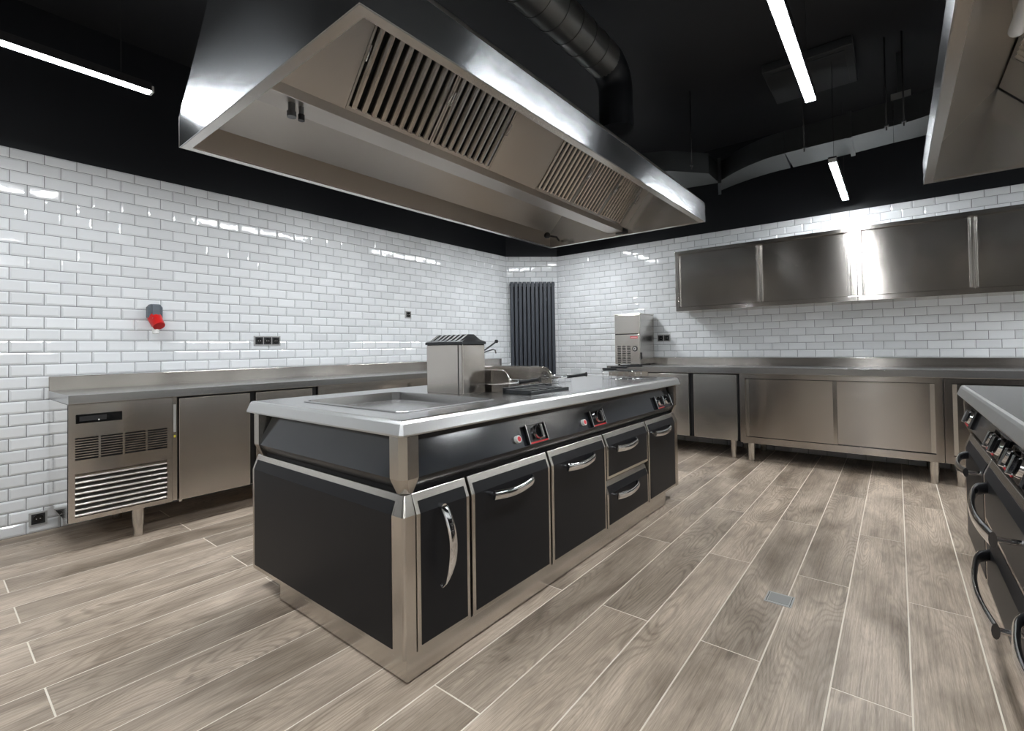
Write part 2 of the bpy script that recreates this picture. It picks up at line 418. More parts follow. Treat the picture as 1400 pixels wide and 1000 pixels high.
def panel(name, parent, x0, x1, z0, z1, chamf=True, y=0.0, border=(0.018, 0.018, 0.018, 0.03)):
    """front panel facing -y: steel frame with chamfered upper edge and dark inset"""
    zc = z1 - 0.068; yi = 0.026
    prof = [(y, z0), (y, zc), (y + yi, z1), (y + 0.04, z1), (y + 0.04, z0)] if chamf else [(y, z0), (y, z1), (y + 0.03, z1), (y + 0.03, z0)]
    o = MB().prism(prof, 'x', x0, x1).build(name, 'steel_satin', parent, bevel=0.003)
    l, r, bo, tp = border; e_ = 0.0016
    if chamf:
        k = tp / math.hypot(yi, 0.068); zt = z1 - 0.068 * k; yt = y + yi * (1 - k)
        nx = (0.068, yi); nl = math.hypot(*nx); oy, oz = -e_ * nx[0] / nl, e_ * nx[1] / nl
        ip = [(y - e_, z0 + bo), (y - e_, zc + 0.001), (yt + oy, zt + oz), (yt + 0.004, zt), (y + 0.004, zc), (y + 0.004, z0 + bo)]
    else:
        ip = [(y - e_, z0 + bo), (y - e_, z1 - tp), (y + 0.004, z1 - tp), (y + 0.004, z0 + bo)]
    MB().prism(ip, 'x', x0 + l, x1 - r).build('inset', 'charcoal', o)
    return o

def oct_loop(x0, x1, y0, y1, c, z):
    return [(x0+c,y0,z),(x1-c,y0,z),(x1,y0+c,z),(x1,y1-c,z),(x1-c,y1,z),(x0+c,y1,z),(x0,y1-c,z),(x0,y0+c,z)]

SLOPE = math.atan2(0.056, 0.156)
def on_fascia(o, x, z):
    """seat a fitting on the sloped fascia (bottom edge at height z)"""
    o.location = (x, 0.004 + 0.056 * (z - 0.69) / 0.156, z); o.rotation_euler = (-SLOPE, 0, 0); return o
def knob_unit(parent, x, z, two=False):
    n = 2 if two else 1
    W = 0.150 if not two else 0.27
    t = on_fascia(MB().box(0, W, -0.010, 0.003, 0, 0.088).build('control_plate', 'black_gloss', parent, bevel=0.002), x, z)
    for e_ in (0, W - 0.006): MB().box(e_, e_ + 0.006, -0.018, -0.0105, 0.002, 0.090).build('plate_edge', 'chrome', t)
    MB().box(0.01, W * (0.95 if not two else 0.45), -0.0125, -0.0105, 0.002, 0.009).build('red_strip', 'knob_red', t)
    for k in range(n):
        cx = 0.085 if not two else 0.075 + 0.125 * k; cz = 0.050
        kb = MB().cyl((cx, -0.0105, cz), (cx, -0.024, cz), 0.034, 0.031, 24).build('knob', 'chrome', t)
        MB().cyl((cx, -0.0242, cz), (cx, -0.026, cz), 0.026, 0.026, 20).build('knob_face', 'black_gloss', kb)
        MB().box(cx - 0.008, cx + 0.008, -0.044, -0.0262, cz - 0.032, cz + 0.032).build('knob_grip', 'chrome', kb, bevel=0.004)
    return t
def push_button(parent, x, z):
    b = on_fascia(MB().cyl((0, 0.004, 0), (0, -0.016, 0), 0.017, 0.0165, 18).build('push_button', 'plug_white', parent), x, z)
    MB().cyl((0, -0.0162, 0), (0, -0.018, 0), 0.011, 0.011, 16).build('button_face', 'label_red', b)

def cooking_block(root, LX, LY, hole, plinth):
    """local frame: front faces -y, x along the front, origin at the front near bottom corner"""
    zp, zb, zl, zt = 0.09, 0.632, 0.842, 0.895
    MB().box(*plinth, 0.010, zp + 0.004).build('plinth', 'steel_satin', root, bevel=0.002)
    MB().box(plinth[0] + 0.02, plinth[1] - 0.02, plinth[2] + 0.02, plinth[3] - 0.02, 0.0, 0.0105).build('base', 'black_void', root)  # black recess standing in for the shadow line under the plinth
    MB().box(0.041, LX - 0.041, 0.041, LY - 0.041, zp + 0.001, 0.72).build('carcass', 'charcoal', root)
    # end panels (x = 0 and x = LX), chamfered at the top
    for sgn, X in ((1, 0.0), (-1, LX)):
        prof = [(X, zp), (X, zb - 0.066), (X + sgn * 0.026, zb), (X + sgn * 0.04, zb), (X + sgn * 0.04, zp)]
        o = MB().prism(prof, 'y', 0.052, LY).build('end_panel', 'steel_satin', root, bevel=0.003)
        e_ = 0.0016 * sgn
        ip = [(X - e_, zp + 0.02), (X - e_, zb - 0.065), (X + sgn * 0.017 - e_, zb - 0.022), (X + sgn * 0.021, zb - 0.022), (X + sgn * 0.004, zb - 0.066), (X + sgn * 0.004, zp + 0.02)]
        MB().prism(ip, 'y', 0.065, LY - 0.022).build('inset', 'charcoal', o)
    MB().prism([(LY, zp), (LY, zb), (LY - 0.04, zb), (LY - 0.04, zp)], 'x', 0.0415, LX - 0.0415).build('back_panel', 'steel_satin', root)
    # rounded corner columns at the front
    for X, sg in ((0.0, 1), (LX, -1)):
        pl = [(X, 0.052), (X, 0.010), (X + sg*0.003, 0.003), (X + sg*0.010, 0.0), (X + sg*0.052, 0.0), (X + sg*0.052, 0.041), (X + sg*0.041, 0.052)]
        lo = [(p[0], p[1], zp) for p in pl]; mi_ = [(p[0], p[1], zb - 0.066) for p in pl]
        hi = [(X + (p[0] - X) * 0.6 + sg * 0.021, 0.021 + p[1] * 0.6, zb) for p in pl]
        if sg < 0: lo, mi_, hi = lo[::-1], mi_[::-1], hi[::-1]
        MB().loops([lo, mi_, hi], True, True).build('corner_column', 'steel_satin', root)
    # fascia: recessed dark top, grey band, slanted dark foot (runs round all sides)
    def ring(off, z): return oct_loop(off, LX - off, off, LY - off, 0.05, z)
    MB().loops([ring(0.060, zl + 0.004), ring(0.004, 0.690)]).build('fascia', 'fascia_grey', root)
    MB().loops([ring(0.004, 0.690), ring(0.052, 0.628)]).build('fascia_foot', 'charcoal_gloss', root)
    # tapered corner posts under the worktop
    for X, sg in ((0.0, 1), (LX, -1)):
        for Y, sy in ((0.0, 1), (LY, -1)):
            def pl(o, k, z): return [(X + sg*(o), Y + sy*(0.07*k+o), z), (X + sg*o, Y + sy*(0.022+o), z), (X + sg*(0.022+o), Y + sy*o, z), (X + sg*(0.07*k+o), Y + sy*o, z), (X + sg*(0.07*k+o), Y + sy*(0.07*k+o), z)]
            L = [pl(0.0, 1, zl), pl(0.0, 1, 0.69), pl(0.024, 0.55, 0.634)]
            MB().loops(L, True, True).build('corner_post', 'steel_satin', root)
    # worktop with drip lip and sunken tray
    o_ = -0.021
    mb = MB()
    hx0, hx1, hy0, hy1 = hole
    mb.loops([oct_loop(0.03, LX - 0.03, 0.03, LY - 0.03, 0.01, zl + 0.002), oct_loop(o_, LX - o_, o_, LY - o_, 0.012, zl), oct_loop(o_ - 0.001, LX - o_ + 0.001, o_ - 0.001, LY - o_ + 0.001, 0.012, zl + 0.006),
              oct_loop(-0.010, LX + 0.010, -0.010, LY + 0.010, 0.007, zt - 0.012), oct_loop(-0.004, LX + 0.004, -0.004, LY + 0.004, 0.004, zt - 0.003),
              oct_loop(0.006, LX - 0.006, 0.006, LY - 0.006, 0.003, zt)], mi=1)
    mb.loops([oct_loop(0.006, LX - 0.006, 0.006, LY - 0.006, 0.003, zt), oct_loop(hx0, hx1, hy0, hy1, 0.03, zt)], mi=0)
    MB.build(mb, 'worktop', ['steel_top', 'steel_worn'], root)
    tr = MB().loops([oct_loop(hx0 - 0.012, hx1 + 0.012, hy0 - 0.012, hy1 + 0.012, 0.035, zt + 0.001), oct_loop(hx0 - 0.010, hx1 + 0.010, hy0 - 0.010, hy1 + 0.010, 0.034, zt + 0.005),
                oct_loop(hx0 + 0.002, hx1 - 0.002, hy0 + 0.002, hy1 - 0.002, 0.03, zt + 0.004), oct_loop(hx0 + 0.006, hx1 - 0.006, hy0 + 0.006, hy1 - 0.006, 0.03, zt - 0.038)], False, True)
    tr.build('sunken_tray', 'steel_top', root)

IX0, IY0, ILX, ILY = 1.02, 1.30, 2.58, 1.15
isl = thing('cooking_island', 'long charcoal cooking island with steel worktop under the large middle hood', 'island', (IX0, IY0, 0))
cooking_block(isl, ILX, ILY, (0.13, 0.67, 0.165, 0.90), (0.016, 2.33, 0.008, 0.91))
D = panel('door', isl, 0.058, 0.320, 0.094, 0.632); vertical_handle('handle', D, 0.168, 0.275, 0.566, 0.0)
D = panel('door', isl, 0.334, 0.872, 0.094, 0.632); chrome_handle('handle', D, 0.425, 0.725, 0.545, 0.0)
D = panel('door', isl, 0.888, 1.432, 0.094, 0.632); chrome_handle('handle', D, 0.975, 1.285, 0.545, 0.0)
D = panel('drawer', isl, 1.448, 2.020, 0.372, 0.632); chrome_handle('handle', D, 1.51, 1.83, 0.545, 0.0)
D = panel('drawer', isl, 1.448, 2.020, 0.094, 0.356); chrome_handle('handle', D, 1.51, 1.84, 0.272, 0.0)
D = panel('door', isl, 2.036, 2.526, 0.094, 0.632); chrome_handle('handle', D, 2.07, 2.40, 0.548, 0.0)
push_button(isl, 0.640, 0.728); push_button(isl, 1.212, 0.728)
knob_unit(isl, 0.705, 0.692); knob_unit(isl, 1.285, 0.692); knob_unit(isl, 2.19, 0.692, two=True)
# vented steel flue box standing on the worktop
zt = 0.895
fx0, fx1, fy0, fy1 = 0.75, 0.925, 0.455, 0.735
fb = MB().box(fx0, fx1, fy0, fy1, zt - 0.002, 1.158).build('flue_box', 'steel_panel', isl, bevel=0.006, seg=3)
MB().box(fx0 - 0.0012, fx0 + 0.002, fy0 + 0.028, fy0 + 0.034, zt + 0.002, 1.155).build('seam', 'black_plastic', fb)
for q in (0.05, 0.12): MB().cyl((fx0 + q, fy0 - 0.003, 0.93), (fx0 + q, fy0 + 0.004, 0.93), 0.006, n=10).build('rivet', 'chrome', fb)
cp = MB().loops([[(fx0-0.004,fy0-0.004,1.158),(fx1+0.004,fy0-0.004,1.158),(fx1+0.004,fy1+0.004,1.158),(fx0-0.004,fy1+0.004,1.158)],
                 [(fx0-0.004,fy0-0.004,1.172),(fx1+0.004,fy0-0.004,1.172),(fx1+0.004,fy1+0.004,1.172),(fx0-0.004,fy1+0.004,1.172)],
                 [(fx0+0.075,fy0+0.03,1.200),(fx1-0.075,fy0+0.03,1.200),(fx1-0.075,fy1-0.03,1.200),(fx0+0.075,fy1-0.03,1.200)]], True, True).build('vent_cap', 'cast_iron', fb)
for i in range(7):
    yy = fy0 + 0.03 + i * (fy1 - fy0 - 0.06) / 6
    MB().prism([(fx0 + 0.004, 1.176), (fx0 + 0.066, 1.212), (fx1 - 0.066, 1.212), (fx1 - 0.004, 1.176)], 'y', yy - 0.010, yy + 0.010).build('vent_rib', 'cast_iron', cp)
# fryer section: rounded splash plates, dark rim, lift lever
def rounded_plate(x, ya, yb, z0, z1, r, th):
    pts = [(yb, z0), (yb, z1)]
    for i in range(9):
        a = PI / 2 * i / 8; pts.append((ya + r - r * math.sin(a), z1 - r + r * math.cos(a)))
    pts.append((ya, z0))
    return MB().prism(pts, 'x', x, x + th)
OX, OY = IX0, IY0
p1 = rounded_plate(0.950, 0.31, 0.80, zt, 1.017, 0.055, 0.010).build('splash_plate', 'steel_panel', isl, bevel=0.002)
p2 = rounded_plate(1.380, 0.33, 0.95, zt, 1.018, 0.06, 0.010).build('splash_plate', 'steel_panel', isl, bevel=0.002)
MB().cyl((1.374, 0.375, 0.962), (1.381, 0.375, 0.962), 0.028, n=18).cyl((1.366, 0.375, 0.962), (1.375, 0.375, 0.962), 0.012, n=12).build('pivot_bolt', 'chrome', p2)
MB().box(0.9605, 1.379, 0.80, 0.815, zt, 1.018).build('back_splash', 'steel_panel', isl, bevel=0.002)
rim = MB()
for i in range(5): rim.box(0.925 + 0.07 * i, 0.945 + 0.07 * i, 0.15, 0.33, zt, zt + 0.022)
rim.box(0.925, 1.285, 0.145, 0.165, zt, zt + 0.016).box(0.925, 1.285, 0.31, 0.335, zt, zt + 0.030).box(0.925, 1.285, 0.225, 0.245, zt, zt + 0.016).box(1.285, 1.33, 0.29, 0.325, zt, zt + 0.028)
rim.build('cast_grid', 'cast_iron', isl, bevel=0.003)
lv = MB().tube([(1.34, 0.90, 1.09), (1.44, 0.90, 1.135), (1.535, 0.90, 1.180)], 0.006).sphere((1.54, 0.90, 1.184), 0.014).tube([(1.34, 0.90, 1.09), (1.34, 0.90, zt)], 0.006).build('lift_lever', 'black_plastic', isl)
MB().tube([(1.35, 0.905, 1.088), (1.43, 0.905, 1.112), (1.51, 0.905, 1.127), (1.53, 0.905, 1.122), (1.54, 0.905, 1.10)], 0.005).tube([(1.35, 0.905, 1.088), (1.35, 0.905, zt)], 0.005).build('lift_hook', 'chrome', isl)

def fryer_basket(x, y, label):
    t = thing('fryer_basket', label, 'basket', (x, y, 0.895), 0, 'fryer baskets with black grips')
    MB().tube([(-0.02, 0.30, 0.045), (-0.02, 0.18, 0.044), (-0.015, 0.02, 0.062)], 0.005).tube([(0.02, 0.30, 0.045), (0.02, 0.18, 0.044), (-0.005, 0.02, 0.062)], 0.005).build('handle_rod', 'chrome', t)
    g_ = MB().sweep([(-0.01, 0.03, 0.062), (-0.01, 0.02, 0.063), (-0.01, -0.03, 0.069), (-0.01, -0.085, 0.077), (-0.01, -0.098, 0.078)], [(0.014, 0.014), (0.010, 0.010), (0.010, 0.009), (0.010, 0.009), (0.014, 0.013)], (0, 0, 1), 10)
    g_.build('grip', 'black_plastic', t)
    wv = MB()
    for i in range(7): wv.tube([(0.045, 0.20 + 0.05 * i, 0.045), (0.045, 0.20 + 0.05 * i, 0.006), (0.30, 0.20 + 0.05 * i, 0.006), (0.30, 0.20 + 0.05 * i, 0.045)], 0.002, 5)
    wv.tube([(0.045, 0.19, 0.046), (0.30, 0.19, 0.046), (0.30, 0.50, 0.046), (0.045, 0.50, 0.046), (0.045, 0.19, 0.046)], 0.004, 6).tube([(-0.02, 0.30, 0.045), (0.05, 0.30, 0.046)], 0.004, 6)
    wv.build('wire_body', 'chrome', t)
    return t
fryer_basket(IX0 + 0.955, IY0 + 0.20, 'fryer basket with black grip beside the vented steel box on the island')
fryer_basket(IX0 + 1.46, IY0 + 0.225, 'fryer basket with black grip pointing out at the middle of the island worktop')
# wire stand with stepped black handles at the far end
ws = thing('wire_stand', 'small wire stand holding dark stepped handles at the far end of the island', 'rack', (3.22, 1.45, 0.895))
wr = MB()
for yy in (0.01, 0.10, 0.20, 0.27):
    wr.tube([(0.0, yy, 0.0), (0.0, yy, 0.058)], 0.0022, 6).tube([(0.10, yy, 0.0), (0.10, yy, 0.062)], 0.0022, 6).tube([(0.0, yy, 0.058), (0.10, yy, 0.062)], 0.0022, 6)
wr.tube([(0.0, 0.0, 0.002), (0.0, 0.28, 0.002)], 0.0025, 6).tube([(0.10, 0.0, 0.002), (0.10, 0.28, 0.002)], 0.0025, 6).tube([(0, 0, 0.058), (0, 0.28, 0.058)], 0.0025, 6)
wr.build('wire_frame', 'chrome', ws)
for i, (ya, yb, zz) in enumerate(((0.17, 0.28, 0.067), (0.09, 0.22, 0.078), (-0.02, 0.15, 0.09))):
    MB().box(0.01 + 0.02 * i, 0.035 + 0.02 * i, ya, yb, zz, zz + 0.014).build('stepped_handle', 'black_plastic', ws, bevel=0.003)
MB().box(0.0, 0.09, 0.0, 0.27, 0.0615, 0.0665).build('tray', 'cast_iron', ws)
tg = thing('tongs', 'pair of steel tongs lying on the far corner of the island worktop', 'tongs', (3.33, 1.38, 0.895))
MB().sweep([(0.0, 0.20, 0.012), (0.0, 0.10, 0.013), (0.0, -0.02, 0.008)], [(0.004, 0.008), (0.004, 0.008), (0.003, 0.012)], (0, 0, 1), 8).build('arm', 'chrome', tg)
MB().sweep([(0.0, 0.20, 0.012), (0.03, 0.10, 0.013), (0.035, -0.02, 0.008)], [(0.004, 0.008), (0.004, 0.008), (0.003, 0.012)], (0, 0, 1), 8).build('arm', 'black_plastic', tg)

# right-hand range, same family, front faces the island
rng = thing('cooking_range', 'charcoal cooking range with large chrome handles at the right edge under the second hood', 'range', (3.60, -0.28, 0), PI)
cooking_block(rng, ILX, ILY, (1.9, 2.4, 0.2, 0.9), (0.03, 2.54, 0.03, 0.9))
D = panel('door', rng, 0.058, 0.735, 0.094, 0.632); chrome_handle('handle', D, 0.20, 0.66, 0.548, 0.0, 0.06, 0.020, mirror=True)
D = panel('drawer', rng, 0.752, 1.62, 0.372, 0.632); chrome_handle('handle', D, 0.86, 1.57, 0.535, 0.0, 0.08, 0.024, mirror=True)
D = panel('drawer', rng, 0.752, 1.62, 0.094, 0.356); chrome_handle('handle', D, 0.86, 1.57, 0.262, 0.0, 0.08, 0.024, mirror=True)
D = panel('door', rng, 1.636, 2.526, 0.094, 0.632); chrome_handle('handle', D, 1.66, 2.1, 0.36, 0.0, 0.06, 0.020, mirror=True)
knob_unit(rng, 0.16, 0.694); knob_unit(rng, 0.92, 0.694, two=True); knob_unit(rng, 1.30, 0.694, two=True); knob_unit(rng, 1.75, 0.694, two=True)
def pot_grate(x, y, label):
    t = thing('pot_grate', label, 'grate', (x, y, 0.895), 0, 'cast iron grates on the range')
    mb = MB()
    mb.box(0, 0.36, 0, 0.02, 0.012, 0.032).box(0, 0.36, 0.34, 0.36, 0.012, 0.032).box(0, 0.02, 0, 0.36, 0.012, 0.032).box(0.34, 0.36, 0, 0.36, 0.012, 0.032)
    for i in range(4):
        a = 0.07 + i * 0.07; mb.box(a, a + 0.014, 0.02, 0.34, 0.016, 0.034)
    mb.build('grid', 'cast_iron', t, bevel=0.003)
    for a in (0.0, 0.34):
        for b in (0.0, 0.34): MB().box(a, a + 0.02, b, b + 0.02, 0.0, 0.013).build('foot', 'cast_iron', t)
    MB().cyl((0.18, 0.18, 0.0), (0.18, 0.18, 0.012), 0.06, 0.05, 20).build('burner', 'cast_iron', t)
pot_grate(2.50, -0.78, 'dark cast iron grate on the range worktop at the right edge')

# ------------------------------------------------------------------ extraction hoods
def hood(root, LX, LY, lamp=False):
    """local frame: x along the hood, y across (filters of the seen bank face -y), z = 0 at the rim underside"""
    rh, fh = 0.147, 0.53; ins = 0.37; th = 0.004; fl = 0.042
    # rim sheets
    def slab(y, s): return MB().box(0, LX, y, y + s * th, 0.0, rh)
    slab(0, 1).build('rim_side', 'steel_hood_face', root); slab(LY, -1).build('rim_side', 'steel_hood', root)
    for X, s in ((0, 1), (LX, -1)):
        pl = [(0.0041, 0), (LY - 0.0041, 0), (LY - 0.0041, rh), (LY - ins, fh), (ins, fh), (0.0041, rh)]
        MB().prism(pl, 'x', X, X + s * th).build('end_sheet', 'steel_hood_face', root)
    # turned-in flange round the opening
    mb = MB(); a = 0.0045
    for q in ((a, LX - a, a, fl), (a, LX - a, LY - fl, LY - a), (a, fl, fl, LY - fl), (LX - fl, LX - a, fl, LY - fl)):
        mb.box(q[0], q[1], q[2], q[3], -0.002, 0.004)
    mb.build('flange', 'steel_satin', root)
    # sloped roof sheets and flat top
    for y0, y1, s in ((0, ins, 1), (LY, LY - ins, -1)):
        MB().prism([(y0, rh), (y1, fh), (y1 + s * 0.002, fh - 0.004), (y0 + s * th, rh - 0.002)], 'x', 0.0045, LX - 0.0045).build('roof_sheet', 'steel_hood', root)
    MB().box(0.0045, LX - 0.0045, ins, LY - ins, fh - 0.005, fh).build('top_sheet', 'steel_hood', root)
    # central gutter
    gy0, gy1 = LY / 2 - 0.062, LY / 2 + 0.062
    gt = MB().box(0.02, LX - 0.06, gy0, gy1, 0.022, 0.066).build('gutter', 'steel_hood', root, bevel=0.002)
    # filter banks: slope up from gutter to roof
    P0 = Vector((0, gy0 + 0.004, 0.064)); P1 = Vector((0, 0.335, 0.475)); Lb = (P1 - P0).length
    th_ = math.atan2(P1.z - P0.z, P1.y - P0.y)
    def bank(name, x0, x1, mats, mb, z=0.0):
        o = mb.build(name, mats, root); o.location = (x0, P0.y, P0.z); o.rotation_euler = (th_, 0, 0); return o
    def plain(x0, x1):
        MB_ = MB().box(0, x1 - x0, 0.0, Lb, -0.006, 0.0); bank('blank_panel', x0, x1, 'steel_hood', MB_)
    def filt(x0, x1, ns):
        W = x1 - x0; mb = MB()
        mb.box(0, W, 0, Lb, -0.03, -0.026, 1)
        mb.box(0, W, 0, 0.022, -0.026, 0.0).box(0, W, Lb - 0.022, Lb, -0.026, 0.0).box(0, 0.010, 0.022, Lb - 0.022, -0.026, 0.0).box(W - 0.010, W, 0.022, Lb - 0.022, -0.026, 0.0)
        f = bank('filter', x0, x1, ['steel_hood', 'black_void'], mb)
        pit = (W - 0.02) / ns; w_ = pit * 0.60
        sm = None
        for i in range(ns):
            if sm is None:
                q = MB()
                pr = [(0, -0.008), (w_ * 0.12, 0.002), (w_ * 0.5, 0.0045), (w_ * 0.88, 0.002), (w_, -0.008)]
                q.prism([(a_[0], a_[1]) for a_ in pr], 'y', 0.018, Lb - 0.018)
                s = q.build('slat', 'steel_satin', f); sm = s.data
            else:
                s = bpy.data.objects.new('slat', sm); COL.objects.link(s); s.parent = f
            s.location = (0.01 + pit * (i + 0.5) - w_ / 2, 0, 0)
        for xx in (0.006, W - 0.006):
            MB().tube([(xx, Lb * 0.40, 0.0), (xx, Lb * 0.40, 0.014), (xx, Lb * 0.52, 0.014), (xx, Lb * 0.52, 0.0)], 0.0035, 6).build('filter_handle', 'chrome', f)
    plain(0.02, 0.375); filt(0.377, 0.850, 9); filt(0.853, 1.300, 9); plain(1.302, 1.755)
    filt(1.757, 2.195, 9); filt(2.198, 2.60, 9); filt(2.603, 2.99, 9); plain(2.992, LX - 0.005)
    # the bank on the other side
    o = MB().box(0.02, LX - 0.005, 0, Lb, 0.0, 0.006).build('filter_bank', 'steel_hood', root)
    o.location = (0, gy1 - 0.004, P0.z); o.rotation_euler = (PI - th_, 0, 0)
    # small fittings
    nz = MB().cyl((0.165, gy0 + 0.045, 0.022), (0.165, gy0 + 0.045, -0.012), 0.014, n=12).cyl((0.165, gy0 + 0.045, -0.012), (0.165, gy0 + 0.045, -0.034), 0.018, n=12).build('nozzle', 'galvanised', root)
    MB().cyl((0.205, gy0 + 0.045, 0.022), (0.205, gy0 + 0.045, -0.01), 0.010, n=12).cyl((0.205, gy0 + 0.045, -0.01), (0.205, gy0 + 0.045, -0.034), 0.013, n=12, mi=1).build('probe', ['galvanised', 'black_plastic'], root)
    MB().tube([(LX - 0.02, LY - 0.12, 0.055), (LX - 0.10, LY - 0.14, 0.075), (LX - 0.20, LY - 0.12, 0.07)], 0.009).sphere((LX - 0.22, LY - 0.12, 0.07), 0.03).build('cable_gland', 'black_plastic', root)
    if lamp:
        y_ = 0.25; z_ = 0.27
        lb = MB().cyl((1.12, y_, z_), (1.85, y_, z_), 0.026, n=16).build('hood_lamp', 'lamp_white', root)
        MB().box(1.2, 1.78, y_ - 0.02, y_ + 0.02, z_ + 0.015, z_ + 0.10).build('lamp_bracket', 'steel_hood', lb)

HZ = 2.104
hd = thing('exhaust_hood', 'large brushed steel extraction hood with filter slats hanging over the island', 'hood', (0.766, 1.144, HZ))
hood(hd, 3.099, 1.470)
hd2 = thing('exhaust_hood', 'steel extraction hood cut by the top right corner of the photo above the range', 'hood', (3.865, -0.153, HZ), PI)
hood(hd2, 3.099, 1.470, True)

# ------------------------------------------------------------------ ducts under the ceiling
sd = thing('spiral_duct', 'round galvanised spiral duct running above the large hood', 'duct', (0, 0, 0))
SY, SZ_, SR = 1.475, 3.05, 0.115
body = MB(); path = [(-1.2, SY, SZ_), (0.5, SY, SZ_), (1.8, SY, SZ_), (2.86, SY, SZ_)]
body.cyl(path[0], path[-1], SR, n=28, cap=True); body.build('pipe', 'duct_dark', sd)
for i in range(26):
    x = -1.1 + i * 0.152
    MB().cyl((x, SY, SZ_), (x + 0.008, SY, SZ_), SR + 0.004, n=28).build('seam', 'duct_dark', sd)
el = [(2.86, SY, SZ_)]
for i in range(1, 9):
    a = PI / 2 * i / 8; el.append((2.86 + 0.16 * math.sin(a), SY, SZ_ - 0.16 + 0.16 * math.cos(a)))
el.append((3.02, SY, 2.634))
MB().sweep(el, (SR, SR), (0, 1, 0), 24).build('elbow', 'wall_black', sd)
for x in (0.2, 1.6): MB().cyl((x, SY, SZ_ + SR), (x, SY, ZC), 0.004, n=6).build('hanger_rod', 'galvanised', sd)

sq = thing('square_duct', 'rectangular galvanised duct curving towards the second hood in front of the back wall', 'duct', (0, 0, 0))
Z0, Z1 = 2.755, 2.945
def duct(name, near, far, mats):
    L = [[(n_[0], n_[1], Z0), (f_[0], f_[1], Z0), (f_[0], f_[1], Z1), (n_[0], n_[1], Z1)] for n_, f_ in zip(near, far)]
    return MB().loops(L, True, True).build(name, mats, sq)
cn, cf = [], []
for i in range(9):
    t = i / 8; cn.append((4.60 + 0.34 * t ** 1.8, 0.70 + 0.60 * t)); cf.append((5.02 + 0.24 * t ** 1.8, 0.72 + 0.67 * t))
duct('elbow', cn[::-1], cf[::-1], 'galvanised')
duct('straight', [(4.60, 0.698), (4.58, 0.25), (4.56, -0.02)], [(5.02, 0.698), (4.99, 0.25), (4.95, -0.02)], 'galvanised')
cn, cf = [], []
for i in range(8):
    t = i / 7; cn.append((4.56 - 0.30 * t ** 2, -0.023 - 0.50 * t)); cf.append((4.95 - 0.24 * t ** 2, -0.023 - 0.75 * t))
duct('bend', cn, cf, 'galvanised')
MB().loops([[(4.92, 1.30, Z0 - 0.03), (5.30, 1.40, Z0 - 0.03), (5.30, 1.40, Z1 + 0.03), (4.92, 1.30, Z1 + 0.03)], [(4.92, 1.33, Z0 - 0.03), (5.30, 1.43, Z0 - 0.03), (5.30, 1.43, Z1 + 0.03), (4.92, 1.33, Z1 + 0.03)]], True, True).build('flange', 'galvanised', sq)
MB().box(4.56, 5.03, 0.235, 0.265, Z0 - 0.012, Z1 + 0.012).build('flange', 'galvanised', sq)
duct('straight', [(4.66, 1.34), (4.35, 1.60), (4.2, 1.9)], [(5.0, 1.34), (4.95, 1.60), (4.9, 1.9)], 'galvanised')
def threaded_hanger(x, y, label):
    t = thing('duct_hanger', label, 'hanger', (x, y, 0), 0, 'threaded rods holding the square duct')
    MB().cyl((0, 0, Z0 - 0.05), (0, 0, ZC), 0.005, n=8).build('rod', 'black_plastic', t)
    MB().cyl((0, 0, Z0 - 0.025), (0, 0, Z0 - 0.012), 0.014, n=6).build('nut', 'galvanised', t)
threaded_hanger(4.53, 0.55, 'threaded rod at the near side of the square duct beside the curved elbow')
threaded_hanger(4.48, 0.02, 'left one of two threaded rods near the right bend of the square duct')
threaded_hanger(4.47, -0.08, 'right one of two threaded rods near the right bend of the square duct')
threaded_hanger(4.30, 1.38, 'threaded rod beside the far end of the large hood')
jb = thing('junction_box', 'small pale box lying above the square duct near the second hood', 'box', (4.80, -0.07, 0))
MB().box(-0.09, 0.09, -0.06, 0.06, 3.0, 3.06).build('case', 'socket_frame', jb, bevel=0.006)
MB().box(-0.02, 0.02, -0.02, 0.02, 3.06, ZC).build('bracket', 'galvanised', jb)
MB().cyl((0.0, 0.06, 3.03), (0.0, 0.16, 3.0), 0.008, n=8).build('cable', 'black_plastic', jb)
mat('panel_dark', srgb(44, 46, 48), 0.5)
cv = thing('ceiling_vent_panel', 'dark square panel on the ceiling above the square duct', 'panel', (4.6, 0.5, ZC - 0.07))
MB().box(-0.32, 0.32, -0.3, 0.3, 0.0, 0.069).build('casing', 'panel_dark', cv, bevel=0.006)
MB().box(-0.27, 0.27, -0.25, 0.25, -0.006, 0.0).build('cover', 'panel_dark', cv)

# ------------------------------------------------------------------ left run: refrigerated counter, sliding cabinet, worktop
def leg(parent, x, y, h, r=0.025):
    l = MB().cyl((x, y, 0.075), (x, y, h), r * 1.12, n=18).build('leg', 'steel_satin', parent)
    MB().cyl((x, y, 0.0), (x, y, 0.075), r * 0.92, r, n=18).build('foot', 'steel_satin', l)
FY = 3.656
x0 = 0.533
rc = thing('refrigerated_counter', 'refrigerated steel counter with louvred compressor panel below the red wall socket', 'fridge', (0, 0, 0))
mb = MB().box(x0 + 0.004, 2.028, FY + 0.03, YL - 0.03, 0.178, 0.846); mb.build('body', 'black_plastic', rc)
MB().box(x0, x0 + 0.0035, FY + 0.002, YL - 0.012, 0.176, 0.847).build('side_sheet', 'steel_mirror', rc)
MB().box(x0 + 0.004, 2.028, FY + 0.031, YL - 0.03, 0.1745, 0.1775).build('bottom_sheet', 'steel_satin', rc)
